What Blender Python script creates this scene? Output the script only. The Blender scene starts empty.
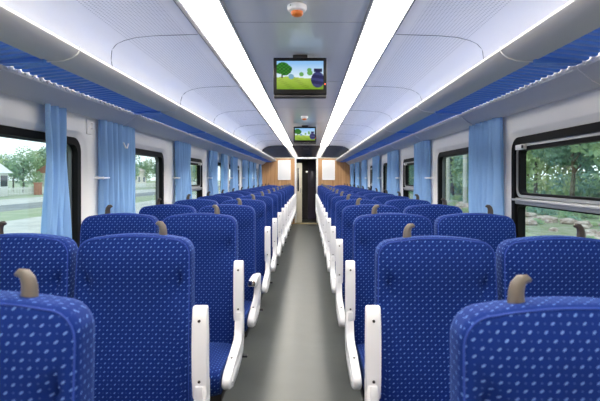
import bpy, bmesh, math, random
from mathutils import Vector, Matrix, Euler
C = bpy.context.scene.collection
PI = math.pi
rnd = random.Random(7)

# ------------------------------------------------------------ helpers
def srgb(r, g, b):
    f = lambda c: (c/255/12.92) if c/255 <= .04045 else ((c/255+.055)/1.055)**2.4
    return (f(r), f(g), f(b), 1)

def mat(name, col, rough=.5, metal=0, spec=.5, emit=None, estr=0, sheen=0, coat=0, bump=None, noise=None):
    m = bpy.data.materials.new(name); m.use_nodes = True
    nt = m.node_tree; b = nt.nodes['Principled BSDF']
    b.inputs['Base Color'].default_value = col
    b.inputs['Roughness'].default_value = rough
    b.inputs['Metallic'].default_value = metal
    b.inputs['Specular IOR Level'].default_value = spec
    if sheen:
        b.inputs['Sheen Weight'].default_value = sheen
        b.inputs['Sheen Roughness'].default_value = .4
        b.inputs['Sheen Tint'].default_value = srgb(120, 165, 255)
    if coat:
        b.inputs['Coat Weight'].default_value = coat
        b.inputs['Coat Roughness'].default_value = .08
    if emit:
        b.inputs['Emission Color'].default_value = emit
        b.inputs['Emission Strength'].default_value = estr
    if noise:
        sc, amt, col2 = noise
        tc = nt.nodes.new('ShaderNodeTexCoord'); n = nt.nodes.new('ShaderNodeTexNoise')
        n.inputs['Scale'].default_value = sc; n.inputs['Detail'].default_value = 5
        mx = nt.nodes.new('ShaderNodeMix'); mx.data_type = 'RGBA'
        mr = nt.nodes.new('ShaderNodeMapRange')
        mr.inputs['From Min'].default_value = .35; mr.inputs['From Max'].default_value = .65
        mr.inputs['To Max'].default_value = amt
        nt.links.new(tc.outputs['Object'], n.inputs['Vector'])
        nt.links.new(n.outputs['Fac'], mr.inputs['Value'])
        nt.links.new(mr.outputs['Result'], mx.inputs['Factor'])
        mx.inputs['A'].default_value = col; mx.inputs['B'].default_value = col2
        nt.links.new(mx.outputs['Result'], b.inputs['Base Color'])
    if bump:
        sc, st = bump
        tc = nt.nodes.new('ShaderNodeTexCoord'); n = nt.nodes.new('ShaderNodeTexNoise')
        n.inputs['Scale'].default_value = sc
        bp = nt.nodes.new('ShaderNodeBump'); bp.inputs['Strength'].default_value = st
        bp.inputs['Distance'].default_value = .01
        nt.links.new(tc.outputs['Object'], n.inputs['Vector'])
        nt.links.new(n.outputs['Fac'], bp.inputs['Height'])
        nt.links.new(bp.outputs['Normal'], b.inputs['Normal'])
    return m

def obj(name, bm, m, parent=None, loc=None, smooth=True, angle=40, kind=None):
    me = bpy.data.meshes.new(name)
    bmesh.ops.recalc_face_normals(bm, faces=bm.faces)
    bm.to_mesh(me); bm.free()
    for mm in (m if isinstance(m, list) else [m]): me.materials.append(mm)
    if smooth:
        me.shade_smooth()
        try: me.set_sharp_from_angle(angle=math.radians(angle))
        except Exception: pass
    o = bpy.data.objects.new(name, me); C.objects.link(o)
    if parent: o.parent = parent
    if loc: o.location = loc
    if kind: o['kind'] = kind
    return o

def struct(name, bm, m, parent=None, **k):
    o = obj(name, bm, m, parent, **k); o['kind'] = 'structure'; return o

def tag(o, label, cat, group=None):
    o['label'] = label; o['category'] = cat
    if group: o['group'] = group
    return o

def thing(name, label, cat, loc=(0, 0, 0), group=None):
    o = bpy.data.objects.new(name, None); C.objects.link(o); o.location = loc
    o.empty_display_size = .1
    return tag(o, label, cat, group)

def copy_tree(o, parent=None):
    c = o.copy(); C.objects.link(c); c.parent = parent
    for ch in [x for x in KIDS.get(o.name, [])]:
        copy_tree(ch, c)
    return c
KIDS = {}
def index_kids():
    KIDS.clear()
    for o in C.objects:
        if o.parent: KIDS.setdefault(o.parent.name, []).append(o)

def bx(bm, x0, x1, y0, y1, z0, z1, bev=0, seg=2, mi=0):
    r = bmesh.ops.create_cube(bm, size=1)
    vs = r['verts']
    for v in vs:
        v.co = Vector((x0+(v.co.x+.5)*(x1-x0), y0+(v.co.y+.5)*(y1-y0), z0+(v.co.z+.5)*(z1-z0)))
    fs = set(f for v in vs for f in v.link_faces)
    for f in fs: f.material_index = mi
    if bev:
        es = list(set(e for v in vs for e in v.link_edges))
        bmesh.ops.bevel(bm, geom=es, offset=bev, segments=seg, affect='EDGES', profile=.5)
    return bm

def prism(bm, pts, axis, a, b, mi=0, cap=True):
    """closed profile extruded along an axis. pts are the two other coords in xyz order"""
    def P(p, t):
        if axis == 'y': return (p[0], t, p[1])
        if axis == 'x': return (t, p[0], p[1])
        return (p[0], p[1], t)
    A = [bm.verts.new(P(p, a)) for p in pts]; B = [bm.verts.new(P(p, b)) for p in pts]
    n = len(pts)
    for i in range(n):
        f = bm.faces.new((A[i], A[(i+1) % n], B[(i+1) % n], B[i])); f.material_index = mi
    if cap:
        for q in (A, B[::-1]):
            f = bm.faces.new(q); f.material_index = mi
    return A, B

def sheet(bm, prof, y0, y1, ny=1, mi=0):
    """open profile in x,z swept along y"""
    rows = []
    for j in range(ny+1):
        y = y0+(y1-y0)*j/ny
        rows.append([bm.verts.new((p[0], y, p[1])) for p in prof])
    for j in range(ny):
        for i in range(len(prof)-1):
            f = bm.faces.new((rows[j][i], rows[j][i+1], rows[j+1][i+1], rows[j+1][i])); f.material_index = mi

def tube(bm, pts, radii, n=10, flat=1.0, closed=False, mi=0):
    pts = [Vector(p) for p in pts]
    if not hasattr(radii, '__len__'): radii = [radii]*len(pts)
    rings = []
    up = Vector((0, 1, 0))
    N = len(pts)
    for i, p in enumerate(pts):
        if closed: t = pts[(i+1) % N]-pts[i-1]
        else: t = pts[min(i+1, N-1)]-pts[max(i-1, 0)]
        t.normalize()
        u = up if abs(t.dot(up)) < .9 else Vector((0, 0, 1))
        a = t.cross(u).normalized(); b = t.cross(a).normalized()
        rings.append([bm.verts.new(p+(a*math.cos(2*PI*k/n)+b*flat*math.sin(2*PI*k/n))*radii[i]) for k in range(n)])
    M = N if closed else N-1
    for i in range(M):
        A, B = rings[i], rings[(i+1) % N]
        for k in range(n):
            bm.faces.new((A[k], A[(k+1) % n], B[(k+1) % n], B[k])).material_index = mi
    if not closed:
        bm.faces.new(rings[0][::-1]).material_index = mi; bm.faces.new(rings[-1]).material_index = mi

def lathe(bm, prof, cx, cy, n=24, mi=0):
    """prof list of (r,z)"""
    rings = []
    for r, z in prof:
        rings.append([bm.verts.new((cx+r*math.cos(2*PI*k/n), cy+r*math.sin(2*PI*k/n), z)) for k in range(n)])
    for i in range(len(rings)-1):
        for k in range(n):
            bm.faces.new((rings[i][k], rings[i][(k+1) % n], rings[i+1][(k+1) % n], rings[i+1][k])).material_index = mi
    bm.faces.new(rings[0][::-1]).material_index = mi; bm.faces.new(rings[-1]).material_index = mi

def rrect(a0, a1, b0, b1, r, m=6):
    pts = []
    for ca, cb, s in ((a1-r, b1-r, 0), (a0+r, b1-r, 1), (a0+r, b0+r, 2), (a1-r, b0+r, 3)):
        for k in range(m+1):
            t = PI/2*(s+k/m)
            pts.append((ca+r*math.cos(t), cb+r*math.sin(t)))
    return pts

def box_uv(o, scale=1.0):
    me = o.data
    uv = me.uv_layers.new(name='UVMap')
    for p in me.polygons:
        n = p.normal
        ax = max(range(3), key=lambda i: abs(n[i])*(1.0, 1.15, 1.0)[i])
        for li in p.loop_indices:
            c = me.vertices[me.loops[li].vertex_index].co
            if ax == 1: u = (c.x, c.z)
            elif ax == 2: u = (c.x, c.y)
            else: u = (c.y, c.z)
            uv.data[li].uv = u

# ------------------------------------------------------------ materials
def fabric_mat(name, base, dot):
    m = mat(name, base, rough=.85, spec=.2, sheen=.22)
    nt = m.node_tree; b = nt.nodes['Principled BSDF']; L = nt.links.new
    uv = nt.nodes.new('ShaderNodeUVMap')
    sep = nt.nodes.new('ShaderNodeSeparateXYZ'); L(uv.outputs['UV'], sep.inputs[0])
    def M(op, a, bb=None, c=None):
        n = nt.nodes.new('ShaderNodeMath'); n.operation = op
        for i, v in enumerate((a, bb, c)):
            if v is None: continue
            if isinstance(v, (int, float)): n.inputs[i].default_value = v
            else: L(v, n.inputs[i])
        return n.outputs[0]
    def dots(du, dv, ou, ru, rv, ang):
        v = M('DIVIDE', sep.outputs[1], dv)
        row = M('FLOOR', v); par = M('FLOORED_MODULO', row, 2.0)
        u = M('ADD', M('DIVIDE', sep.outputs[0], du), M('ADD', M('MULTIPLY', par, .5), ou))
        fu = M('MULTIPLY', M('SUBTRACT', M('FRACT', u), .5), du)
        fv = M('MULTIPLY', M('SUBTRACT', M('FRACT', v), .5), dv)
        ca, sa = math.cos(ang), math.sin(ang)
        a = M('DIVIDE', M('ADD', M('MULTIPLY', fu, ca), M('MULTIPLY', fv, sa)), ru)
        c = M('DIVIDE', M('SUBTRACT', M('MULTIPLY', fv, ca), M('MULTIPLY', fu, sa)), rv)
        d = M('ADD', M('MULTIPLY', a, a), M('MULTIPLY', c, c))
        return M('LESS_THAN', d, 1.0)
    d1 = dots(.029, .0150, 0.0, .0044, .0023, math.radians(38))
    d2 = dots(.029, .0150, .5, .0018, .0018, 0)
    mk = M('MAXIMUM', d1, M('MULTIPLY', d2, .35))
    mx = nt.nodes.new('ShaderNodeMix'); mx.data_type = 'RGBA'
    L(mk, mx.inputs['Factor']); mx.inputs['A'].default_value = base; mx.inputs['B'].default_value = dot
    L(mx.outputs['Result'], b.inputs['Base Color'])
    return m

FAB = fabric_mat('seat_fabric', srgb(8, 38, 108), srgb(88, 120, 184))
PIPE = mat('seat_piping', srgb(22, 58, 146), .7, sheen=.3)
WHITEP = mat('arm_plastic', srgb(240, 240, 242), .35)
SCREW = mat('dark_screw', srgb(40, 36, 36), .4)
HORN = mat('handle_plastic', srgb(104, 97, 90), .38)
HORN_BACKLIT = mat('handle_plastic_backlit', srgb(62, 55, 52), .38)  # window-side handles: their backlit darkness is put into the base colour
BLACKM = mat('black_metal', srgb(28, 28, 30), .45)
CHROME = mat('chrome', srgb(190, 190, 190), .18, metal=1)
GREYM = mat('grey_metal', srgb(95, 97, 100), .4, metal=.6)
WALLM = mat('wall_panel', srgb(238, 237, 236), .42)
CEILM = mat('ceiling_panel', srgb(226, 227, 230), .2, spec=.55)
LIPM = mat('rack_rail', srgb(200, 200, 202), .45)
RACKM = mat('rack_aluminium', srgb(205, 206, 210), .3, spec=.6)
BLUEM = mat('rack_blue', srgb(92, 152, 246), .35)
WCLIP = mat('rack_clip', srgb(232, 232, 236), .4)
RUBBER = mat('window_rubber', srgb(10, 10, 12), .6, spec=.15)
SILVER = mat('window_aluminium', srgb(178, 180, 182), .38, metal=.35)
FLOORM = mat('floor_rubber', srgb(90, 94, 92), .36, spec=.4, noise=(6, .5, srgb(82, 86, 84)))
STRIP = mat('light_diffuser', (1, 1, 1, 1), .5, emit=(1, .935, .83, 1), estr=18)
SEAM = mat('seam', srgb(120, 122, 128), .5)
DARKGLASS = mat('smoked_panel', srgb(16, 20, 32), .04, spec=1.0)
CREAM = mat('door_cream', srgb(205, 198, 180), .4)
PALE = mat('pale_paint', srgb(222, 224, 226), .35)
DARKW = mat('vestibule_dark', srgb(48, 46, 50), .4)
BOARD = mat('poster_white', srgb(228, 229, 231), .4)
YELL = mat('sill_cream', srgb(168, 156, 122), .4)

def wood_mat():
    m = mat('wood_laminate', srgb(186, 142, 98), .4)
    nt = m.node_tree; b = nt.nodes['Principled BSDF']; L = nt.links.new
    tc = nt.nodes.new('ShaderNodeTexCoord'); mp = nt.nodes.new('ShaderNodeMapping')
    mp.inputs['Scale'].default_value = (28, 28, 1.2)
    n = nt.nodes.new('ShaderNodeTexNoise'); n.inputs['Scale'].default_value = 1; n.inputs['Detail'].default_value = 6
    cr = nt.nodes.new('ShaderNodeValToRGB')
    cr.color_ramp.elements[0].position = .3; cr.color_ramp.elements[0].color = srgb(166, 122, 80)
    cr.color_ramp.elements[1].position = .7; cr.color_ramp.elements[1].color = srgb(202, 160, 114)
    L(tc.outputs['Object'], mp.inputs[0]); L(mp.outputs[0], n.inputs['Vector'])
    L(n.outputs['Fac'], cr.inputs[0]); L(cr.outputs[0], b.inputs['Base Color'])
    return m
WOOD = wood_mat()

def perf_mat():
    m = mat('perforated_ceiling', srgb(240, 240, 243), .35)
    nt = m.node_tree; b = nt.nodes['Principled BSDF']; L = nt.links.new
    tc = nt.nodes.new('ShaderNodeTexCoord')
    sp = nt.nodes.new('ShaderNodeSeparateXYZ'); L(tc.outputs['Object'], sp.inputs[0])
    def M(op, a, bb=None):
        n = nt.nodes.new('ShaderNodeMath'); n.operation = op
        for i, v in enumerate((a, bb)):
            if v is None: continue
            if isinstance(v, (int, float)): n.inputs[i].default_value = v
            else: L(v, n.inputs[i])
        return n.outputs[0]
    s = .022
    fx = M('SUBTRACT', M('FRACT', M('DIVIDE', sp.outputs[0], s)), .5)
    fy = M('SUBTRACT', M('FRACT', M('DIVIDE', sp.outputs[1], s)), .5)
    d = M('ADD', M('MULTIPLY', fx, fx), M('MULTIPLY', fy, fy))
    hole = M('LESS_THAN', d, .06)
    ax = M('ABSOLUTE', sp.outputs[0])
    zone = M('MULTIPLY', M('GREATER_THAN', ax, .76), M('LESS_THAN', ax, 1.18))
    fac = M('MULTIPLY', M('MULTIPLY', hole, zone), .5)
    mx = nt.nodes.new('ShaderNodeMix'); mx.data_type = 'RGBA'
    L(fac, mx.inputs['Factor']); mx.inputs['A'].default_value = srgb(240, 240, 243); mx.inputs['B'].default_value = srgb(130, 132, 142)
    L(mx.outputs['Result'], b.inputs['Base Color'])
    return m
PERF = perf_mat()

def glass_mat(name, tint):
    m = bpy.data.materials.new(name); m.use_nodes = True
    nt = m.node_tree; nt.nodes.clear(); L = nt.links.new
    out = nt.nodes.new('ShaderNodeOutputMaterial'); mx = nt.nodes.new('ShaderNodeMixShader')
    t = nt.nodes.new('ShaderNodeBsdfTransparent'); g = nt.nodes.new('ShaderNodeBsdfGlossy')
    g.inputs['Roughness'].default_value = .02; t.inputs[0].default_value = tint
    lw = nt.nodes.new('ShaderNodeLayerWeight'); lw.inputs[0].default_value = .5
    pw = nt.nodes.new('ShaderNodeMath'); pw.operation = 'POWER'; pw.inputs[1].default_value = 4
    ma = nt.nodes.new('ShaderNodeMath'); ma.operation = 'MULTIPLY_ADD'; ma.inputs[1].default_value = .45; ma.inputs[2].default_value = .03
    L(lw.outputs['Facing'], pw.inputs[0]); L(pw.outputs[0], ma.inputs[0]); L(ma.outputs[0], mx.inputs[0]); L(t.outputs[0], mx.inputs[1]); L(g.outputs[0], mx.inputs[2]); L(mx.outputs[0], out.inputs[0])
    return m
GLASS = glass_mat('window_glass', (.86, .93, .93, 1))

def curtain_mat(name, col):
    m = bpy.data.materials.new(name); m.use_nodes = True
    nt = m.node_tree; nt.nodes.clear(); L = nt.links.new
    out = nt.nodes.new('ShaderNodeOutputMaterial'); mx = nt.nodes.new('ShaderNodeMixShader')
    a = nt.nodes.new('ShaderNodeBsdfDiffuse'); b = nt.nodes.new('ShaderNodeBsdfTranslucent')
    tc = nt.nodes.new('ShaderNodeTexCoord'); n = nt.nodes.new('ShaderNodeTexNoise')
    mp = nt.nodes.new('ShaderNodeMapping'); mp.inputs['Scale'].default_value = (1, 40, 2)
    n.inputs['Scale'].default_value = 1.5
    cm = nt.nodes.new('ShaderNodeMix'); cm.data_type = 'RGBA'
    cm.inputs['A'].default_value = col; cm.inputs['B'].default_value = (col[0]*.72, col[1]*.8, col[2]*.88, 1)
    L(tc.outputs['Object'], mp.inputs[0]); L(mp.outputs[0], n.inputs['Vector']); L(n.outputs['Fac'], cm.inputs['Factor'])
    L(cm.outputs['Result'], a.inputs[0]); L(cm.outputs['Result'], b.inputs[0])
    mx.inputs[0].default_value = .2
    L(a.outputs[0], mx.inputs[1]); L(b.outputs[0], mx.inputs[2]); L(mx.outputs[0], out.inputs[0])
    return m
CURT = curtain_mat('curtain_cloth', srgb(152, 188, 230))

# ------------------------------------------------------------ dimensions
EYE = 1.41
XW = 1.38                  # inner face of the side wall
YB, YF = -2.0, 14.15       # rear end, far end wall
P = .925                   # seat pitch
WPER = 1.72
far_edges = [3.0+WPER*k for k in range(-1, 7)]
WLEN = 1.37
WZ0, WZ1 = .78, 1.665

# camera
cam = bpy.data.cameras.new('camera'); co = bpy.data.objects.new('camera', cam); C.objects.link(co)
co.location = (.08, 0, EYE); co.rotation_euler = (PI/2, 0, 0)
cam.sensor_width = 36; cam.lens = 460/600*36
cam.shift_x = -8.5/600; cam.shift_y = -22.5/600
cam.dof.use_dof = True; cam.dof.focus_distance = 3.6; cam.dof.aperture_fstop = 5.0
cam.clip_start = .02; cam.clip_end = 1000
bpy.context.scene.camera = co

# ------------------------------------------------------------ floor, ceiling
bm = bmesh.new(); bx(bm, -1.46, 1.46, YB, YF+1.6, -.08, 0); struct('floor', bm, FLOORM)

zc = EYE+1.0
bm = bmesh.new()
# flat centre panel, troughs for light strips, perforated side panels curving down to the walls
sheet(bm, [(-.408, zc), (.432, zc)], YB, YF, 1, 0)
for s in (-1, 1):
    q = .012
    sheet(bm, [(q+s*.42, zc), (q+s*.42, zc+.05), (s*.675, zc+.05), (s*.675, zc)], YB, YF, 1, 2)
    arc = [(.675, zc), (.85, zc-.003), (1.0, zc-.010), (1.12, zc-.022), (1.20, zc-.042), (1.27, zc-.075), (1.325, zc-.12), (1.36, zc-.18), (1.38, zc-.26), (1.385, zc-.36)]
    sheet(bm, [(s*x, z) for x, z in arc], YB, YF, 1, 1)
struct('ceiling', bm, [CEILM, PERF, SEAM], angle=25)
bm = bmesh.new()
bx(bm, -1.5, 1.5, YB, YF+1.6, zc+.08, zc+.12)
struct('ceiling_shell', bm, SEAM)
# panel joints across the ceiling
bm = bmesh.new()
for k in range(-1, 7):
    y = 3.2+1.8*k
    if y > YF: continue
    for s in (-1, 1):
        a = [(.69, zc-.001), (1.0, zc-.011), (1.12, zc-.023), (1.20, zc-.043), (1.25, zc-.065)]
        pts = [(s*x, y, z) for x, z in a]
        pts += [(s*1.30, y+.03, zc-.097), (s*1.345, y+.12, zc-.152), (s*1.375, y+.26, zc-.245)]
        tube(bm, pts, .0022, 5)
struct('trim_1', bm, SEAM)
bm = bmesh.new()
for k in range(-2, 7):
    y = 2.95+1.8*k
    if y > YF: continue
    bx(bm, -.408, .432, y, y+.004, zc-.0012, zc+.001)
for s in (-1, 1):
    bx(bm, .012+s*.422-.006, .012+s*.422+.006, YB, YF, zc-.008, zc+.004)
    bx(bm, s*.675-.004, s*.675+.004, YB, YF, zc-.006, zc+.004)
struct('trim_2', bm, SEAM)

# light strips
for s, w in ((-1, 'left'), (1, 'right')):
    t = thing('ceiling_light', 'long glowing white light strip along the %s side of the ceiling' % w, 'ceiling light', (.012+s*.545, YB, zc), 'ceiling light strips')
    bm = bmesh.new()
    prof = []
    for k in range(9):
        u = -1+2*k/8
        prof.append((u*.106, -.034+.038*u*u))
    sheet(bm, prof, 0, YF-YB-.01)
    prism(bm, [(-.106, .004), (.106, .004), (.106, .02), (-.106, .02)], 'y', 0, YF-YB-.01)
    obj('diffuser', bm, STRIP, t)
    bm = bmesh.new()
    for q in (-1, 1):
        bx(bm, q*.112-.005, q*.112+.005, 0, YF-YB-.01, -.006, .03)
    obj('frame', bm, RACKM, t)

# ------------------------------------------------------------ side walls with windows
sash = {-1: {0: 0, 1: 0, 2: 0, 3: 1, 4: 0, 5: 1, 6: 0, 7: 1}, 1: {0: 0, 1: 1, 2: 0, 3: 1, 4: 0, 5: 1, 6: 0, 7: 1}}
def loop_quads(bm, A, B, mi=0):
    n = len(A)
    for i in range(n):
        bm.faces.new((A[i], A[(i+1) % n], B[(i+1) % n], B[i])).material_index = mi

def side_wall(s, side):
    bm = bmesh.new()
    zt = 2.2
    ys = [YB]
    for fe in far_edges[:-1]: ys.append(fe+.17)
    ys.append(YF)
    for i, fe in enumerate(far_edges):
        a0, a1 = ys[i], ys[i+1]
        w0, w1 = fe-WLEN, fe
        R = rrect(w0-.055, w1+.055, WZ0-.05, WZ1+.045, .13)
        R2 = rrect(w0-.045, w1+.045, WZ0-.04, WZ1+.035, .12)
        R3 = rrect(w0-.004, w1+.004, WZ0-.004, WZ1+.004, .09)
        X = s*XW
        mk = lambda R, x: [bm.verts.new((x, a, b)) for a, b in R]
        L0 = mk(R, X); L1 = mk(R2, X+s*.010); L2 = mk(R3, X+s*.032); L3 = mk(R3, X+s*.10)
        cor = [bm.verts.new((X, a, b)) for a, b in ((a1, zt), (a0, zt), (a0, 0), (a1, 0))]
        m = 7
        for q in range(4):
            for k in range(m-1):
                bm.faces.new((cor[q], L0[q*m+k], L0[q*m+k+1]))
            nxt = ((q+1)*m) % len(L0)
            bm.faces.new((cor[q], L0[q*m+m-1], L0[nxt], cor[(q+1) % 4]))
        loop_quads(bm, L0, L1); loop_quads(bm, L1, L2); loop_quads(bm, L2, L3)
    # outer skin strips between the window holes keep daylight out of the wall
    o = struct('wall_'+side, bm, WALLM, angle=50)
    return o
wl = side_wall(-1, 'left'); wr = side_wall(1, 'right')

wn = 0
def window(s, i, fe):
    global wn
    wn += 1
    w0, w1 = fe-WLEN, fe
    t = bpy.data.objects.new('window_%d' % wn, None); C.objects.link(t); t['kind'] = 'structure'
    t.location = (s*XW, w0, WZ0)
    W, H = WLEN, WZ1-WZ0
    def ring(bm, i0, i1, r0, r1, x0, x1, z0=0, z1=H):
        A = rrect(i0, W-i0, z0+i0, z1-i0, max(r0, .01)); B = rrect(i1, W-i1, z0+i1, z1-i1, max(r1, .01))
        a = [bm.verts.new((s*x0, p, q)) for p, q in A]; b = [bm.verts.new((s*x0, p, q)) for p, q in B]
        c = [bm.verts.new((s*x1, p, q)) for p, q in B]; d = [bm.verts.new((s*x1, p, q)) for p, q in A]
        loop_quads(bm, a, b); loop_quads(bm, b, c); loop_quads(bm, c, d); loop_quads(bm, d, a)
    bm = bmesh.new(); ring(bm, -.002, .042, .09, .06, .024, .095)
    obj('window_seal', bm, RUBBER, t)
    gz0, gz1 = .03, H-.03
    if sash[s][i]:
        zr = EYE-.145-WZ0
        bm = bmesh.new(); bx(bm, min(s*.028, s*.09), max(s*.028, s*.09), .02, W-.02, zr-.02, zr+.018, .006)
        bx(bm, min(s*.016, s*.05), max(s*.016, s*.05), .0, W-.0, zr+.000, zr+.014, .004)
        obj('cross_rail', bm, SILVER, t)
        bm = bmesh.new(); ring(bm, .042, .058, .055, .045, .036, .085, zr-.02+.0, H); obj('sash_frame', bm, SILVER, t)
        bm = bmesh.new(); ring(bm, .058, .082, .04, .03, .042, .082, zr-.03, H); obj('sash_seal', bm, RUBBER, t)
        bm = bmesh.new(); ring(bm, .042, .058, .05, .04, .040, .085, 0, zr+.03); obj('lower_seal', bm, RUBBER, t)
        bm = bmesh.new(); bx(bm, min(s*.018, s*.045), max(s*.018, s*.045), W-.17, W-.065, H-.078, H-.046, .004)
        la = obj('latch', bm, WHITEP, t); la['label'] = 'small white window latch'
        bm = bmesh.new(); bx(bm, min(s*.014, s*.020), max(s*.014, s*.020), W-.175, W-.155, H-.072, H-.052, .002); obj('latch_button', bm, SCREW, la)
    else:
        bm = bmesh.new(); ring(bm, .040, .05, .06, .055, .06, .085); obj('inner_frame', bm, GREYM, t)
    bm = bmesh.new(); bx(bm, min(s*.068, s*.072), max(s*.068, s*.072), .02, W-.02, .02, H-.02)
    obj('glass_pane', bm, GLASS, t, smooth=False)
for s in (-1, 1):
    for i, fe in enumerate(far_edges):
        window(s, i, fe)
# rear wall behind the camera
bm = bmesh.new(); bx(bm, -1.5, 1.5, YB-.05, YB, 0, zc+.1); struct('wall_rear', bm, WOOD)

# ------------------------------------------------------------ far end wall, header, door, vestibule
DX0, DX1 = -.29, .32     # doorway opening
DZ = EYE+.585
bm = bmesh.new()
bx(bm, -1.45, DX0-.05, YF, YF+.05, 0, EYE+.615)
bx(bm, DX1+.05, 1.45, YF, YF+.05, 0, EYE+.615)
struct('wall_far', bm, WOOD)
bm = bmesh.new()
pr = [(-1.385, EYE+.615)] + [(-x, z) for x, z in reversed(arc)][1:] + [(x, z) for x, z in arc][:-1] + [(1.385, EYE+.615)]
prism(bm, pr, 'y', YF-.012, YF+.04)
struct('trim_3', bm, DARKGLASS, smooth=False)['label'] = 'dark glossy header panel above the end door'
bm = bmesh.new(); bx(bm, -1.38, 1.38, YF-.03, YF-.013, EYE+.602, EYE+.622, .003); struct('trim_4', bm, CREAM)
# door frame
dr = bpy.data.objects.new('door_1', None); C.objects.link(dr); dr['kind'] = 'structure'; dr.location = (0, YF, 0)
bm = bmesh.new()
bx(bm, DX0-.055, DX0, -.035, .06, 0, DZ+.04, .004); bx(bm, DX1, DX1+.055, -.035, .06, 0, DZ+.04, .004)
bx(bm, DX0-.055, DX1+.055, -.035, .06, DZ, DZ+.05, .004)
obj('door_frame', bm, PALE, dr)
bm = bmesh.new(); bx(bm, DX0-.05, DX1+.05, -.12, .08, 0, .035, .006); obj('door_sill', bm, YELL, dr)
bm = bmesh.new()
bx(bm, DX0+.002, DX0+.17, .065, .10, .04, DZ-.12, .004)
leaf = obj('door_leaf', bm, CREAM, dr)
bm = bmesh.new(); bx(bm, DX0+.03, DX0+.075, .058, .066, 1.0, 1.72, .003); obj('leaf_window', bm, DARKGLASS, leaf)
bm = bmesh.new(); bx(bm, DX0+.125, DX0+.14, .04, .062, .95, 1.15, .004); obj('door_handle', bm, CHROME, leaf)
# vestibule
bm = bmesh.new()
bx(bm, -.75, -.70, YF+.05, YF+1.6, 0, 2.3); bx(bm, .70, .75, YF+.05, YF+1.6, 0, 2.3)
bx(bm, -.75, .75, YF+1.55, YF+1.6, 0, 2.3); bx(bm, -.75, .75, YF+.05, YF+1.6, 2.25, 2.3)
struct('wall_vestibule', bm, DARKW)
d2 = bpy.data.objects.new('door_2', None); C.objects.link(d2); d2['kind'] = 'structure'; d2.location = (.12, YF+1.55, 0)
bm = bmesh.new(); bx(bm, -.06, .26, -.03, -.001, .02, 1.98, .004); l2 = obj('door_leaf', bm, mat('far_door', srgb(96, 88, 112), .4), d2)
bm = bmesh.new(); bx(bm, .02, .2, -.036, -.03, 1.1, 1.75, .002); obj('leaf_window', bm, mat('far_pane', srgb(120, 118, 140), .2), l2)
bm = bmesh.new(); lathe(bm, [(.02, 1.6), (.03, 1.61), (.03, 1.64), (.015, 1.65)], 0, 0)
o = obj('wall_lamp', bm, mat('lamp_glow', (1, 1, 1, 1), emit=(1, .9, .8, 1), estr=1.2), loc=(.02, YF+1.49, 0))
tag(o, 'tiny glowing lamp seen through the dark end doorway', 'lamp')
# notice frames
for x0, x1, w in ((-.86, -.47, 'left'), (.50, .89, 'right')):
    t = thing('poster_frame', 'blank white framed board on the wood panel %s of the door' % w, 'poster frame', ((x0+x1)/2, YF-.001, EYE-.06), 'blank boards on the end wall')
    h = .30; w2 = (x1-x0)/2; z0, z1 = 0, .61
    bm = bmesh.new()
    bx(bm, -w2, w2, -.022, 0, z0, z0+.03, .003); bx(bm, -w2, w2, -.022, 0, z1-.03, z1, .003)
    bx(bm, -w2, -w2+.03, -.0215, 0, z0, z1, .003); bx(bm, w2-.03, w2, -.0215, 0, z0, z1, .003)
    obj('frame', bm, WHITEP, t)
    bm = bmesh.new(); bx(bm, -w2+.02, w2-.02, -.012, -.001, z0+.02, z1-.02); obj('board', bm, BOARD, t)

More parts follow.
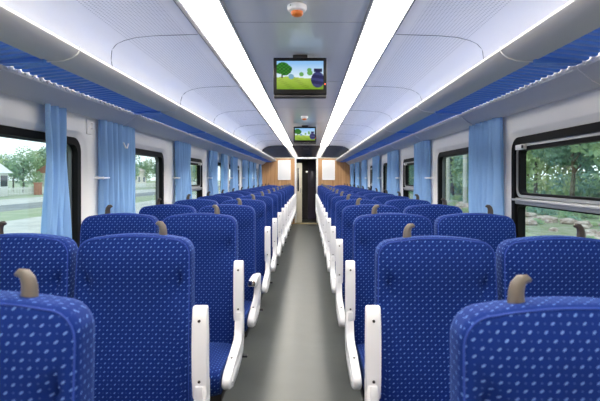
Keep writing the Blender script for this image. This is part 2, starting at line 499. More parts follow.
# ------------------------------------------------------------ luggage racks
MOD = 1.52
def rack(s, y0, y1, label):
    t = thing('luggage_rack', label, 'luggage rack', (s*1.2, y0, 1.9), 'luggage racks along the walls')
    L = y1-y0; X = lambda x: s*(x)-s*1.2; Z = lambda z: z-1.9
    bm = bmesh.new()
    lip = [(.925, 1.976), (.911, 1.973), (.905, 1.967), (.9035, 1.959), (.913, 1.944), (.935, 1.928), (.97, 1.916), (1.005, 1.912), (1.012, 1.919), (1.05, 1.912), (1.052, 1.93), (1.0, 1.935), (.95, 1.95), (.938, 1.965), (.935, 1.973)]
    prism(bm, [(X(a), Z(b)) for a, b in lip], 'y', .002, L-.002)
    obj('front_rail', bm, LIPM, t, angle=35)
    bm = bmesh.new()
    n = int(round((L-.10)/.058)); st = (L-.10)/n
    for k in range(n+1):
        y = .05+k*st
        w_, a_, b_ = .018, 1.903, 1.947
        sec = [(y-w_, a_+.006), (y-w_+.004, a_+.001), (y-w_+.009, a_), (y+w_-.009, a_), (y+w_-.004, a_+.001), (y+w_, a_+.006), (y+w_, b_-.004), (y+w_-.005, b_), (y-w_+.005, b_), (y-w_, b_-.004)]
        A_, B_ = prism(bm, [(p, Z(q)) for p, q in sec], 'x', X(1.035), X(1.245))
        for v in A_: v.co.z += .022
    obj('slats', bm, BLUEM, t)
    bm = bmesh.new()
    for k in range(n+1):
        y = .05+k*st
        bx(bm, min(X(1.228), X(1.25)), max(X(1.228), X(1.25)), y-.010, y+.010, Z(1.884), Z(1.899), .003, 1)
    bx(bm, min(X(1.240), X(1.256)), max(X(1.240), X(1.256)), .03, L-.03, Z(1.886), Z(1.897), 0)
    o = obj('clip_strip', bm, WCLIP, t)
    bm = bmesh.new()
    w = [(1.244, 1.899), (1.236, 1.89), (1.238, 1.878), (1.262, 1.858), (1.30, 1.829), (1.335, 1.811), (1.352, 1.806), (1.354, 1.822), (1.379, 1.828), (1.379, 1.905)]
    prism(bm, [(X(a), Z(b)) for a, b in w], 'y', .002, L-.002)
    obj('wall_rail', bm, RACKM, t, angle=35)
    for ya, yb in ((.004, .03), (L-.03, L-.004)):
        bm = bmesh.new()
        bx(bm, min(X(1.04), X(1.24)), max(X(1.04), X(1.24)), ya, yb, Z(1.896), Z(1.925), .004)
        obj('end_plate', bm, BLUEM, t)
    bm = bmesh.new()
    j = [(.903, 1.975), (.902, 1.96), (.911, 1.943), (.935, 1.926), (.97, 1.914), (1.007, 1.9095), (1.05, 1.909)]
    tube(bm, [(X(a), 0, Z(b)) for a, b in j], .0025, 5)
    obj('joint_strip', bm, WHITEP, t)
    bm = bmesh.new()
    j = [(1.236, 1.889), (1.2365, 1.877), (1.261, 1.8565), (1.299, 1.8275), (1.334, 1.8095), (1.352, 1.8045)]
    tube(bm, [(X(a), 0, Z(b)) for a, b in j], .002, 5)
    obj('joint_strip', bm, WHITEP, t)
ords = ['nearest', 'second', 'third', 'fourth', 'fifth', 'sixth', 'seventh', 'eighth', 'ninth', 'tenth']
for s, w in ((-1, 'left'), (1, 'right')):
    for k in range(10):
        y1 = YF-.015-MOD*k; y0 = y1-MOD
        i = 9-k
        if y1 < 0.3: lab = 'blue slatted luggage rack section on the %s wall, overhead behind the viewer' % w
        else: lab = 'blue slatted luggage rack section over the %s windows, %s from the camera' % (w, ords[i-1])
        rack(s, y0, y1, lab)

# ------------------------------------------------------------ seats
def outline(w0, w1, h, r, n=6, arch=.012):
    """front outline of the backrest, ccw, x/z, z from 0"""
    pts = [(-w0+.02, 0)] + [(-w0+.02+(2*w0-.04)*k/8, 0) for k in range(1, 9)]
    pts.append((w0-.005, .005)); pts.append((w0, .02))
    for k in range(1, 12):
        t = k/12; pts.append((w0+(w1-w0)*t, .02+(h-r-.02)*t))
    for k in range(n+1):
        t = PI/2*k/n
        pts.append((w1-r+r*math.cos(t), h-r+r*math.sin(t)))
    for k in range(1, 10):
        u = 1-2*k/10
        pts.append((u*(w1-r), h+arch*(1-u*u)))
    for k in range(n+1):
        t = PI/2+PI/2*k/n
        pts.append((-w1+r+r*math.cos(t), h-r+r*math.sin(t)))
    for k in range(11, 0, -1):
        t = k/12; pts.append((-(w0+(w1-w0)*t), .02+(h-r-.02)*t))
    pts.append((-w0, .02)); pts.append((-w0+.005, .005))
    return pts

BH = .804; BZ = .395
def backrest_bm(arm_side):
    O = outline(.2375, .224, BH-.014, .062, arch=.014)
    cx, cz = 0, BH*.5
    def inset(d):
        res = []
        for x, z in O:
            sx = (.2375-d)/.2375; sz = (BH/2-d)/(BH/2)
            res.append((x*sx, cz+(z-cz)*sz))
        return res
    def bulge(x, z):
        y = 0
        y -= .020*math.exp(-((z-.22)/.14)**2)*(1-(x/.229)**4)
        y -= .012*math.exp(-((z-.70)/.09)**2)*(1-(x/.229)**4)
        y += .004*math.exp(-((z-.54)/.05)**2)
        for q in (-1, 1):
            y += .036*math.exp(-((x-q*.180)/.024)**2-((z-.615)/.03)**2)
            y -= .016*math.exp(-((x-q*.20)/.05)**2)*math.exp(-((z-.35)/.22)**2)
        return y
    lean = lambda z: z*.085
    bm = bmesh.new()
    T = .048
    spec = [(.006+.0, -T+.004), (0, -T+.014), (0, -T+.03), (0, T-.03), (.002, T-.015), (.010, T-.004), (.022, T)]
    rings = []
    for s_ in (.05, .25, .45, .60, .68, .74, .79, .84, .89, .935, .975):
        base = inset(.010)
        r = []
        for x, z in base:
            X = x*s_; Z_ = cz+(z-cz)*s_
            edge = 1-s_**6
            r.append(bm.verts.new((X, -T-.004*edge+bulge(X, Z_)*(.3+.7*edge if s_ > .9 else 1)+lean(Z_), Z_)))
        rings.append(r)
    for d, y in spec:
        r = []
        for x, z in inset(d):
            r.append(bm.verts.new((x, y+lean(z)+(bulge(x, z)*.3 if y < -T+.02 else 0), z)))
        rings.append(r)
    # back centre
    for s_ in (.7, .3, .05):
        r = []
        for x, z in inset(.022):
            r.append(bm.verts.new((x*s_, T+lean(cz+(z-cz)*s_), cz+(z-cz)*s_)))
        rings.append(r)
    bm.faces.new(rings[0])
    for a, b in zip(rings, rings[1:]): loop_quads(bm, a, b)
    bm.faces.new(rings[-1][::-1])
    pip = [(x, -T+.004+lean(z)+bulge(x, z)*.3, z) for x, z in inset(.005)]
    return bm, pip

def cushion_bm():
    bm = bmesh.new()
    prof = [(0, .36), (0, .46), (-.05, .470), (-.20, .474), (-.34, .482), (-.41, .486), (-.445, .478), (-.465, .46), (-.470, .43), (-.462, .38), (-.44, .355), (-.30, .35), (-.1, .35)]
    prof = [(a, b) for a, b in prof]
    n = 10; rings = []
    for k in range(n+1):
        u = -1+2*k/n
        x = .226*math.copysign(abs(u)**.8, u) if abs(u) < 1 else .226*u
        e = 1 if abs(u) < .99 else .94
        dz = -.010*abs(u)**3
        rings.append([bm.verts.new((x, -.235+(a+.235)*e, .415+(b-.415)*e+(dz if b > .44 else 0))) for a, b in prof])
    for a, b in zip(rings, rings[1:]): loop_quads(bm, a, b)
    bm.faces.new(rings[0]); bm.faces.new(rings[-1][::-1])
    return bm

def rounded_prism_x(bm, prof, x0, x1, bev=.008):
    m = bmesh.new(); prism(m, prof, 'x', x0, x1)
    es = [e for e in m.edges if abs(e.verts[0].co.x-e.verts[1].co.x) < 1e-6]
    bmesh.ops.bevel(m, geom=es, offset=bev, segments=3, affect='EDGES', profile=.5)
    me = bpy.data.meshes.new('t'); m.to_mesh(me); m.free(); bm.from_mesh(me); bpy.data.meshes.remove(me)

def armrest_bm():
    """arm pointing up from the pivot (origin); the underside faces -y"""
    bm = bmesh.new()
    L = .315
    pr = [(-.022, -.01), (-.024, .06), (-.027, .15), (-.024, .25), (-.018, L-.008), (-.010, L), (.008, L), (.018, L-.01), (.022, .2), (.022, .05), (.018, -.01), (.008, -.024), (-.012, -.024)]
    rounded_prism_x(bm, pr, -.027, .027, .007)
    return bm

def side_panel_bm(s):
    bm = bmesh.new()
    pr = [(0, .50), (0, .655), (-.012, .672), (-.055, .672), (-.070, .655), (-.074, .57), (-.085, .53), (-.115, .503), (-.17, .49), (-.30, .484), (-.42, .474), (-.465, .458), (-.482, .435), (-.478, .41), (-.455, .393), (-.40, .385), (-.25, .385), (-.12, .395), (-.04, .425)]
    # aisle face bulges
    rounded_prism_x(bm, pr, -.0, s*-.045, .012)
    return bm

def make_seat(s, label):
    """s=-1 left of the aisle, +1 right. Origin on the floor at the aisle edge of the backrest front"""
    t = thing('double_seat', label, 'train seat')
    xs = [s*.2375, s*.713] if s < 0 else [.247, .741]      # seat centres measured from aisle edge
    # base
    bm = bmesh.new()
    bx(bm, min(s*.02, s*.92), max(s*.02, s*.92), -.42, -.38, .30, .345, .005); bx(bm, min(s*.02, s*.92), max(s*.02, s*.92), -.06, -.02, .30, .345, .005)
    for x in (.03, .46, .90): bx(bm, s*x-.02, s*x+.02, -.42, -.02, .312, .35, .004)
    obj('base_frame', bm, BLACKM, t)
    for x in (.22, .74):
        bm = bmesh.new()
        prism(bm, [(-.36, 0), (-.10, 0), (-.10, .02), (-.17, .05), (-.17, .30), (-.29, .30), (-.29, .05), (-.36, .02)], 'x', s*x-.03, s*x+.03)
        obj('leg', bm, BLACKM, t)
    if s < 0:
        bm = bmesh.new(); tube(bm, [(s*.06, -.04, .345), (s*.0, -.035, .385), (s*-.035, -.03, .392)], .006, 8)
        bx(bm, s*-.05-.016, s*-.05+.016, -.045, -.015, .386, .399, .004)
        obj('recline_lever', bm, BLACKM, t)
    for i, x in enumerate(xs):
        o = obj('seat_cushion', cushion_bm(), FAB, t, (x, 0, 0), angle=60); box_uv(o)
        b, pip = backrest_bm(0)
        o = obj('backrest', b, FAB, t, (x, .045, BZ), angle=60); box_uv(o)
        if s > 0: o.scale.x = 1.04
        bm = bmesh.new(); tube(bm, pip, .0024, 6, closed=True); obj('piping', bm, PIPE, o)
        # hook-shaped grab handle; tips of the pair lean towards each other
        d = s*(1 if i == 0 else -1)
        hx = -d*(.100 if i == 0 or s > 0 else .086)
        bm = bmesh.new()
        pts = [(hx, .072, BH-.035), (hx, .072, BH+.002), (hx, .072, BH+.014), (hx+d*.003, .072, BH+.028), (hx+d*.010, .072, BH+.038), (hx+d*.021, .072, BH+.041), (hx+d*.029, .072, BH+.037)]
        rad = [.018, .0165, .0155, .0145, .013, .009, .004]
        tube(bm, pts, rad, 12, flat=.8)
        obj('handle', bm, HORN if i == 0 else HORN_BACKLIT, o, angle=80)
    o = obj('side_panel', side_panel_bm(s), WHITEP, t, (s*.0, 0, 0), angle=50)
    bm = bmesh.new()
    pr = [(-.14, .418), (-.42, .410), (-.445, .428), (-.42, .446), (-.14, .452)]
    rounded_prism_x(bm, pr, s*-.044, s*-.048, .0012)
    g = obj('inlay', bm, WHITEP, o)
    for (yy, zz) in ((-.30, .4865),):
        bm = bmesh.new(); lathe(bm, [(.006, zz-.002), (.006, zz+.0015), (.003, zz+.002)], s*-.02, yy, 10); obj('bolt', bm, SCREW, o)
    a = obj('armrest', armrest_bm(), WHITEP, t, (s*-.018, -.045, .625), angle=50)
    bm = bmesh.new(); bx(bm, -.014, .014, -.030, -.018, -.02, .03, .003); obj('hinge_cover', bm, WHITEP, a)
    for z in (.045, .265):
        bm = bmesh.new()
        q = bmesh.ops.create_cone(bm, cap_ends=True, segments=12, radius1=.0052, radius2=.0052, depth=.006)
        bmesh.ops.rotate(bm, verts=bm.verts, matrix=Matrix.Rotation(PI/2, 3, 'X'))
        bmesh.ops.translate(bm, verts=bm.verts, vec=(0, -.0245, z))
        obj('screw', bm, SCREW, a)
    return t

NR = 15
moved = []
SHIFT = {(-1, 0): (-.012, -.022), (-1, 1): (-.034, -.012), (1, 0): (.022, -.034), (1, 1): (0, -.022)}   # seat backs that stand a little out of line
for s, w in ((-1, 'left'), (1, 'right')):
    proto = make_seat(s, ''); index_kids()
    for n in range(NR):
        t = proto if n == 0 else copy_tree(proto)
        y = (n+.88)*P
        t.location = (s*.335, y, 0)
        st = 'with raised white armrest'
        fold = (s == -1 and n == 3)
        if fold: st = 'with armrest folded down'
        rowt = ('row nearest the camera' if n == 0 else 'last row by the end wall' if n == NR-1 else '%s row from camera' % (['', 'second', 'third', 'fourth', 'fifth', 'sixth', 'seventh', 'eighth', 'ninth', 'tenth', 'eleventh', 'twelfth', 'thirteenth', 'fourteenth'][n]))
        if (s, n) in SHIFT: moved.append((t, SHIFT[(s, n)]))
        tag(t, 'blue double seat %s, %s of aisle, %s' % (st, w, rowt), 'train seat', 'blue double seats along the aisle')
        if fold:
            index_kids()
            for ch in KIDS[t.name]:
                if ch.name.startswith('armrest'):
                    ch.rotation_euler = (math.radians(88), 0, 0); ch.location = (ch.location.x, ch.location.y-.01, .655)
                    bm = bmesh.new(); bx(bm, -.024, .024, -.012, .024, .312, .323, .004)
                    e = obj('end_cap', bm, CHROME, ch); e['label'] = 'chrome end cap'

index_kids()
for t, (dx, dz) in moved:
    for ch in KIDS[t.name]:
        if ch.name.startswith('backrest'): ch.location.x += dx; ch.location.z += dz
# ------------------------------------------------------------ curtains
def curtain(s, y0, y1, ztop, zbot, label, seed, amp=.045, vhook=False, hold=None):
    r = random.Random(seed)
    t = thing('curtain', label, 'curtain', (s*1.335, (y0+y1)/2, zbot), 'blue curtains beside the windows')
    L = y1-y0
    nf = max(3, int(L/.072)); ph = r.random()*6
    nu, nv = nf*10, 26
    bm = bmesh.new(); rows = []
    H = ztop-zbot
    a1, a2, a3 = r.uniform(.5, 1), r.uniform(0, 6), r.uniform(0, 6)
    for j in range(nv+1):
        v = j/nv
        row = []
        pinch = 1-.10*math.exp(-((v-.62)/.22)**2)-.05*(v)
        for i in range(nu+1):
            u = i/nu
            yy = (u-.5)*L*pinch+.005*math.sin(v*4+a2)
            w = math.sin(u*nf*2*PI+ph+.9*math.sin(v*3+a3))+.45*math.sin(u*nf*3.7*PI+a2+v*2)
            row.append(bm.verts.new((s*(-.004)+w*amp*(.75+.35*(1-v))*.62, yy, v*H)))
        rows.append(row)
    for j in range(nv):
        for i in range(nu):
            bm.faces.new((rows[j][i], rows[j][i+1], rows[j+1][i+1], rows[j+1][i]))
    o = obj('cloth', bm, CURT, t, angle=180)
    if hold is not None:
        bm = bmesh.new()
        yh = hold-(y0+y1)/2; zh = EYE-zbot
        tube(bm, [(s*.034, yh, zh), (s*-.015, yh, zh), (s*-.026, yh+.004, zh)], [.010, .007, .010], 8)
        tube(bm, [(s*-.02, yh, zh), (s*-.022, yh+.06, zh), (s*-.02, yh+.10, zh+.002)], .005, 6)
        h = obj('holdback', bm, WHITEP, t); h['label'] = 'small white holdback peg'
    if vhook:
        bm = bmesh.new()
        yh = y1-(y0+y1)/2; zh = 1.635-zbot
        tube(bm, [(s*-.045, yh-.045, zh+.035), (s*-.048, yh-.012, zh), (s*-.048, yh+.012, zh), (s*-.045, yh+.045, zh+.035)], .006, 6)
        obj('hook', bm, WHITEP, t)
lc = [(2.45, 2.68, 'far end of the nearest left window', None, 0), (3.13, 3.455, 'second left window, the nearer of two hanging together', 3.12, 1), (3.475, 3.73, 'second left window, the farther of two hanging together', None, 0),
      (4.91, 5.47, 'near end of the third left window', 4.90, 0), (6.59, 7.09, 'near end of the fourth left window', 6.58, 0), (7.49, 7.95, 'far end of the fourth left window', None, 0),
      (8.40, 9.1, 'near end of the fifth left window', 8.40, 0), (10.0, 10.6, 'near end of the sixth left window', 10.0, 0), (11.0, 11.5, 'far end of the sixth left window', None, 0), (11.8, 12.35, 'near end of the seventh left window', 11.8, 0), (13.3, 13.7, 'left wall corner by the end wall', None, 0)]
rc = [(2.99, 3.27, 'second right window, nearer of two hanging together', None, 0), (3.26, 3.56, 'second right window, farther of two hanging together', None, 0), (4.79, 5.41, 'near end of the third right window', 4.78, 0),
      (6.45, 7.2, 'near end of the fourth right window', 6.44, 0), (8.14, 8.95, 'near end of the fifth right window', 8.14, 0), (10.0, 10.7, 'near end of the sixth right window', 10.0, 0), (11.5, 12.2, 'near end of the seventh right window', 11.5, 0), (12.9, 13.7, 'right wall just before the end wall', None, 0)]
for s, lst in ((-1, lc), (1, rc)):
    for k, (a, b, l, h, v) in enumerate(lst):
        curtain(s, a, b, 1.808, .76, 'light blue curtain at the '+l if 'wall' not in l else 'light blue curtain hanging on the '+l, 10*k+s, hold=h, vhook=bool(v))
# coat hook plate
t = thing('coat_hook', 'small white hook plate on left wall beside the paired curtains', 'hook', (-XW, 3.06, 1.70))
bm = bmesh.new(); bx(bm, 0, .008, -.04, .03, 0, .10, .003); obj('plate', bm, WALLM, t)
bm = bmesh.new(); bx(bm, .008, .03, .0, .022, .035, .08, .005); obj('hook', bm, WHITEP, t)

# ------------------------------------------------------------ monitors, smoke detectors, sensor
def pict(u, v):
    """little meadow scene on the screens; u right, v up"""
    sky = Vector((.42, .66, .92)).lerp(Vector((.86, .93, .96)), max(0, min(1, 1.6-1.6*v)))
    c = sky
    hor = .42+.03*math.sin(u*7)
    if v < hor:
        g = v/hor
        c = Vector((.36, .52, .08)).lerp(Vector((.60, .72, .24)), g)
        if math.sin(u*31+v*60)*math.sin(v*45+u*13) > .55: c = c*.8
    if abs(u-.115) < .018 and .38 < v < .62: c = Vector((.18, .14, .07))
    for cx, cy, r in ((.10, .78, .13), (.19, .72, .10), (.04, .68, .10), (.14, .62, .10), (.22, .62, .05)):
        if ((u-cx-.03)/(r*1.1))**2+((v-cy)/(r*1.35))**2 < 1:
            c = Vector((.06, .24, .07)) if math.sin(u*70)*math.sin(v*55) > 0 else Vector((.14, .42, .10))
    for cx, cy, r in ((.53, .53, .05), (.71, .58, .06), (.70, .68, .05)):
        if ((u-cx)/r)**2+((v-cy)/(r*1.5))**2 < 1: c = Vector((.30, .55, .25))
    if ((u-.31)/.06)**2+((v-.45)/.09)**2 < 1: c = Vector((.35, .55, .68))
    if ((u-.88)/.145)**2+((v-.34)/.28)**2 < 1:
        c = Vector((.08, .09, .24)) if math.sin(v*30+u*8) > -.2 else Vector((.15, .17, .36))
    if .80 < u < .97 and .62 < v < .74: c = Vector((.07, .08, .20))
    return c
def screen_mat():
    m = mat('screen_picture', (0, 0, 0, 1), .15)
    nt = m.node_tree; b = nt.nodes['Principled BSDF']
    at = nt.nodes.new('ShaderNodeAttribute'); at.attribute_name = 'picture'
    nt.links.new(at.outputs['Color'], b.inputs['Emission Color']); b.inputs['Emission Strength'].default_value = 1.0
    return m
SCR = screen_mat()
def monitor(y, label):
    t = thing('ceiling_monitor', label, 'monitor', (.012, y, EYE+.645), 'monitors under the ceiling')
    bm = bmesh.new(); bx(bm, -.215, .215, 0, .06, .028, .325, .008); obj('housing', bm, mat('monitor_black', srgb(12, 12, 14), .5, spec=.25) if y < 5 else bpy.data.materials['monitor_black'], t)
    nx, nz = 96, 58
    W, H = .375, .228
    bm = bmesh.new()
    vs = [[bm.verts.new((-W/2+W*i/nx, -.002, .068+H*j/nz)) for i in range(nx+1)] for j in range(nz+1)]
    for j in range(nz):
        for i in range(nx): bm.faces.new((vs[j][i], vs[j][i+1], vs[j+1][i+1], vs[j+1][i]))
    o = obj('screen', bm, SCR, t)
    ca = o.data.color_attributes.new('picture', 'FLOAT_COLOR', 'POINT')
    for k, v in enumerate(o.data.vertices):
        c = pict((v.co.x+W/2)/W, (v.co.z-.068)/H)
        ca.data[k].color = (c.x**1.7, c.y**1.7, c.z**1.7, 1)
    bm = bmesh.new(); bx(bm, -.21, .21, -.006, .05, 0, .022, .005); obj('lower_bar', bm, BLACKM, t)
    bm = bmesh.new(); bx(bm, .197, .205, -.004, .002, .105, .115, .001); e = obj('indicator_light', bm, mat('red_dot', (1, .1, .05, 1), emit=(1, .15, .05, 1), estr=1.5), t); e['label'] = 'tiny red indicator light'
    bm = bmesh.new(); bx(bm, -.06, .06, .03, .055, .32, .356, .004); obj('ceiling_bracket', bm, BLACKM, t)
monitor(3.70, 'black framed monitor showing a meadow, the nearer of two under ceiling')
monitor(8.70, 'small distant monitor showing a meadow, the farther of two under ceiling')
ORG = mat('detector_orange', srgb(226, 120, 40), .35)
for y, l in ((2.66, 'white round smoke detector with orange base at the top, nearest camera'), (7.45, 'small far smoke detector on ceiling above the second monitor')):
    t = thing('smoke_detector', l, 'smoke detector', (.014, y, zc), 'smoke detectors on the ceiling')
    t.location.z = zc-.0; 
    bm = bmesh.new(); lathe(bm, [(.048, 0), (.056, -.006), (.056, -.022), (.050, -.034), (.036, -.040), (.01, -.041)], 0, 0, 32); b0 = obj('housing', bm, WHITEP, t)
    bm = bmesh.new(); lathe(bm, [(.034, -.036), (.036, -.050), (.030, -.060), (.016, -.066), (.004, -.067)], 0, 0, 28); obj('sensor_cage', bm, ORG, t)
    bm = bmesh.new(); lathe(bm, [(.004, -.020), (.004, -.014), (.001, -.0135)], -.036, -.042, 10); obj('status_dot', bm, mat('green_dot', srgb(20, 90, 50), .4), t)
bm = bmesh.new(); bx(bm, -.09, .09, 12.9, 12.98, zc-.045, zc-.002, .006)
tag(obj('exit_sensor', bm, WHITEP), 'small white box on the ceiling close to the dark header', 'sensor')

# ------------------------------------------------------------ outside
GZ = -.8
def gmat(n, c, c2, sc=.7): return mat(n, c, .9, noise=(sc, 1, c2))
def strip(name, x0, x1, m, dz=0, y0=-80, y1=400):
    bm = bmesh.new(); bx(bm, min(x0, x1), max(x0, x1), y0, y1, GZ-.1, GZ+dz)
    struct(name, bm, m)
strip('ground', -400, 400, gmat('grass_ground', srgb(142, 158, 122), srgb(168, 172, 146), .5))
CONC = gmat('concrete', srgb(205, 203, 196), srgb(182, 180, 172), .8)
ASPH = gmat('asphalt', srgb(120, 124, 124), srgb(146, 148, 144), .6)
strip('platform_strip', -15.2, -6, CONC, .02)
strip('dark_road', -24.5, -20, ASPH, .015)
strip('far_path', -31, -24.5, CONC, .02)
strip('verge', 9, 14, gmat('gravel', srgb(160, 158, 140), srgb(124, 138, 96), 1.4), .02)

LEAF = []
for i, (a, b) in enumerate(((srgb(126, 160, 122), srgb(174, 196, 150)), (srgb(118, 154, 136), srgb(158, 188, 164)), (srgb(152, 178, 124), srgb(196, 210, 160)))):
    LEAF.append(mat('leaves_%d' % i, a, .8, noise=(1.3, 1, b)))
BARK = mat('bark', srgb(98, 88, 74), .9)
def crown_mesh(seed, m):
    r = random.Random(seed); bm = bmesh.new()
    blobs = [(Vector((r.uniform(-1.6, 1.6), r.uniform(-1.6, 1.6), r.uniform(2.0, 6.6))), r.uniform(1.0, 1.9)) for _ in range(11)]
    for c, R in blobs:
        for _ in range(240):
            d = Vector((r.gauss(0, 1), r.gauss(0, 1), r.gauss(0, 1))).normalized()*R*r.uniform(.7, 1.08)
            p = c+d; a = Vector((r.gauss(0, 1), r.gauss(0, 1), r.gauss(0, 1))).normalized(); b = a.orthogonal().normalized()
            q = r.uniform(.11, .22)
            vs = [bm.verts.new(p+a*q), bm.verts.new(p+b*q*.7), bm.verts.new(p-a*q), bm.verts.new(p-b*q*.7)]
            bm.faces.new(vs)
    me = bpy.data.meshes.new('crown'); bm.to_mesh(me); bm.free(); me.materials.append(m); return me
def trunk_mesh(seed):
    r = random.Random(seed); bm = bmesh.new()
    tube(bm, [(0, 0, -.1), (.05, 0, 1.2), (-.05, .05, 2.6), (.1, 0, 4.2), (.05, 0, 5.6)], [.2, .16, .13, .09, .04], 8)
    for k in range(4):
        a = r.uniform(0, 6); z = 1.8+k*.7
        tube(bm, [(0, 0, z), (.6*math.cos(a), .6*math.sin(a), z+.7), (1.2*math.cos(a), 1.2*math.sin(a), z+1.5)], [.07, .05, .02], 6)
    me = bpy.data.meshes.new('trunk'); bm.to_mesh(me); bm.free(); me.materials.append(BARK); return me
crowns = [crown_mesh(i, LEAF[i % 3]) for i in range(6)]; trunk = trunk_mesh(3)
def tree(x, y, sc, label, k, group, zs=1.0):
    t = thing('tree', label, 'tree', (x, y, GZ), group); t.scale = (sc, sc, sc*zs); t.rotation_euler.z = rnd.uniform(0, 6)
    for n, me in (('trunk', trunk), ('crown', crowns[k % 6])):
        o = bpy.data.objects.new(n, me); C.objects.link(o); o.parent = t
for k in range(16):
    y = 40+k*9.5
    tree(-41.5-rnd.uniform(0, 4), y+rnd.uniform(-2, 2), rnd.uniform(.85, 1.15), 'green tree beyond the white fence outside the left windows', k, 'trees outside left')
for k in range(22):
    y = 16+k*5.2
    tree(17+rnd.uniform(0, 4), y+rnd.uniform(-1.5, 1.5), rnd.uniform(1.0, 1.4), 'bushy green tree outside the right windows', k+1, 'trees outside right')
for k in range(14):
    tree(27+rnd.uniform(0, 4), 22+k*9, rnd.uniform(1.4, 1.8), 'tall tree in the rear belt outside the right windows', k+2, 'rear trees outside right')

for k in range(12):
    tree(-45-rnd.uniform(0, 4), 46+k*4.3+rnd.uniform(-1, 1), rnd.uniform(.7, .95), 'leafy tree in the thicket behind the small white building, outside the left windows', k+3, 'thicket trees outside left')
# low shrubs right
def shrub_mesh(seed, m):
    r = random.Random(seed); bm = bmesh.new()
    for _ in range(500):
        d = Vector((r.gauss(0, 1), r.gauss(0, 1), abs(r.gauss(0, 1)))).normalized()*r.uniform(.5, 1)
        d.x *= 1.2; d.z *= .8; a = Vector((r.gauss(0, 1), r.gauss(0, 1), r.gauss(0, 1))).normalized(); b = a.orthogonal().normalized(); q = r.uniform(.06, .12)
        bm.faces.new([bm.verts.new(d+a*q), bm.verts.new(d+b*q*.7), bm.verts.new(d-a*q), bm.verts.new(d-b*q*.7)])
    me = bpy.data.meshes.new('shrub'); bm.to_mesh(me); bm.free(); me.materials.append(m); return me
shr = [shrub_mesh(i, LEAF[(i+2) % 3]) for i in range(3)]
for k in range(26):
    o = bpy.data.objects.new('shrub', shr[k % 3]); C.objects.link(o)
    sc = rnd.uniform(.6, 1.2); o.scale = (sc, sc, sc); o.location = (14.8+rnd.uniform(-.6, .9), 15+k*2.6, GZ)
    tag(o, 'low leafy shrub behind the rocks outside the right windows', 'shrub', 'shrubs outside right')
for k in range(24):
    o = bpy.data.objects.new('shrub', shr[k % 3]); C.objects.link(o)
    sc = rnd.uniform(2.4, 3.4); o.scale = (sc, sc*1.2, sc*1.1); o.location = (23.5+rnd.uniform(-.6, .9), 18+k*4.6, GZ)
    tag(o, 'large dense bush filling the space between the tree trunks outside right', 'bush', 'large bushes outside right')
for k in range(22):
    o = bpy.data.objects.new('shrub', shr[k % 3]); C.objects.link(o)
    sc = rnd.uniform(.25, .5); o.scale = (sc, sc, sc); o.location = (rnd.uniform(9.6, 13.6), 15+k*1.0, GZ)
    tag(o, 'small green weed clump growing among the pale rocks outside right', 'weed', 'weeds among the rocks')
# rocks
def rock_mesh(seed):
    r = random.Random(seed); bm = bmesh.new(); bmesh.ops.create_icosphere(bm, subdivisions=2, radius=.5)
    for v in bm.verts:
        v.co *= r.uniform(.75, 1.15); v.co.z *= .65
    me = bpy.data.meshes.new('rock'); bm.to_mesh(me); bm.free(); me.materials.append(ROCK); return me
ROCK = mat('rock', srgb(206, 194, 182), .9, noise=(2.5, 1, srgb(160, 140, 128)))
rk = [rock_mesh(i) for i in range(4)]
for k in range(56):
    o = bpy.data.objects.new('rock', rk[k % 4]); C.objects.link(o); sc = rnd.uniform(.3, .85)
    o.scale = (sc, sc*1.2, sc*.9); o.rotation_euler.z = rnd.uniform(0, 6)
    o.location = (rnd.uniform(10.2, 13.4), 15+k*.42+rnd.uniform(-.4, .4), GZ+.12*sc)
    tag(o, 'pale rough rock on the ground outside the nearest right window', 'rock', 'rocks outside right')
# poles seen through right windows
for k, (x, y) in enumerate(((12.5, 41.0), (12.5, 36.5))):
    bm = bmesh.new(); lathe(bm, [(.22, 0), (.20, .3), (.17, .32), (.13, 8.5), (.05, 8.6)], 0, 0, 14)
    o = obj('utility_pole', bm, CONC, loc=(x, y, GZ)); tag(o, 'pale upright pole through the second right window, %s one' % ('farther' if k == 0 else 'nearer'), 'pole')
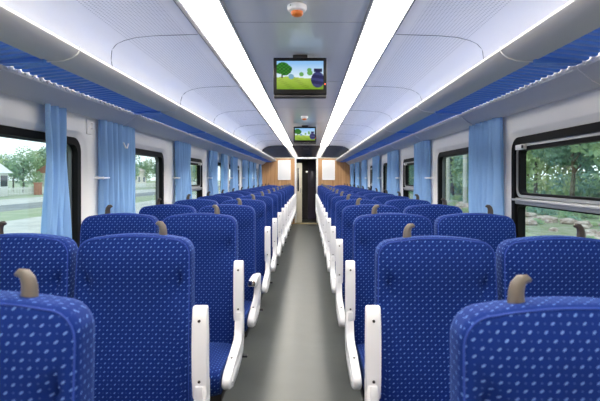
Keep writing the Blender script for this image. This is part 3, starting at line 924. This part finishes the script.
# white fence left
t = thing('picket_fence', 'long white picket fence outside the left windows', 'fence', (-36, 44, GZ))
WF = mat('fence_white', srgb(232, 230, 226), .6)
bm = bmesh.new()
for z in (.25, .8): bx(bm, -.02, .02, 0, 150, z, z+.08)
for k in range(500): bx(bm, -.035, -.02, k*.3, k*.3+.17, .08, 1.05)
obj('fence_panel', bm, WF, t, smooth=False)
bm = bmesh.new(); bx(bm, -.35, .35, -.35, .35, 0, 1.5, .02); bx(bm, -.42, .42, -.42, .42, 1.5, 1.62, .02)
tag(obj('brick_pillar', bm, mat('brick', srgb(170, 112, 96), .8, noise=(4, 1, srgb(190, 140, 122))), loc=(-35.5, 60.5, GZ)), 'reddish brick pillar standing in the white fence line', 'pillar')
# buildings left
def house(x, y, w, d, h, wallc, roofc, label):
    t = thing('house', label, 'building', (x, y, GZ))
    bm = bmesh.new(); bx(bm, -w/2, w/2, -d/2, d/2, 0, h); obj('wall', bm, mat('house_wall', wallc, .8), t, smooth=False)
    bm = bmesh.new(); prism(bm, [(-w/2-.4, h), (w/2+.4, h), (0, h+1.8)], 'y', -d/2-.4, d/2+.4); obj('roof', bm, mat('house_roof', roofc, .8), t, smooth=False)
    for k in range(4):
        bm = bmesh.new(); q = -d/2+d*(k+.5)/4; bx(bm, w/2, w/2+.05, q-.6, q+.6, 1.2, 2.5)
        obj('window', bm, DARKGLASS, t, smooth=False)
house(-40.5, 78, 5, 10, 3.0, srgb(235, 232, 228), srgb(190, 130, 120), 'low white house with reddish roof among the left trees')
house(-47, 118, 6, 14, 4.0, srgb(238, 226, 214), srgb(210, 190, 180), 'cream long building with pale roof, far outside the left windows')
house(-38.5, 53, 4, 6, 2.8, srgb(240, 240, 240), srgb(225, 225, 225), 'small white building behind fence, outside the nearest left window')

# ------------------------------------------------------------ sky
w = bpy.data.worlds.new('sky'); bpy.context.scene.world = w; w.use_nodes = True
nt = w.node_tree; bg = nt.nodes['Background']
tc = nt.nodes.new('ShaderNodeTexCoord'); sp = nt.nodes.new('ShaderNodeSeparateXYZ'); cr = nt.nodes.new('ShaderNodeValToRGB')
nt.links.new(tc.outputs['Generated'], sp.inputs[0]); nt.links.new(sp.outputs[2], cr.inputs[0]); nt.links.new(cr.outputs[0], bg.inputs[0])
cr.color_ramp.elements[0].color = (.93, .95, .96, 1); cr.color_ramp.elements[0].position = 0
cr.color_ramp.elements[1].color = (.80, .86, .94, 1); cr.color_ramp.elements[1].position = .6
bg.inputs[1].default_value = 2.2

sc = bpy.context.scene
sc.view_settings.view_transform = 'Standard'; sc.view_settings.look = 'None'
sc.view_settings.exposure = 0; sc.view_settings.gamma = 1; sc.view_settings.use_curve_mapping = False
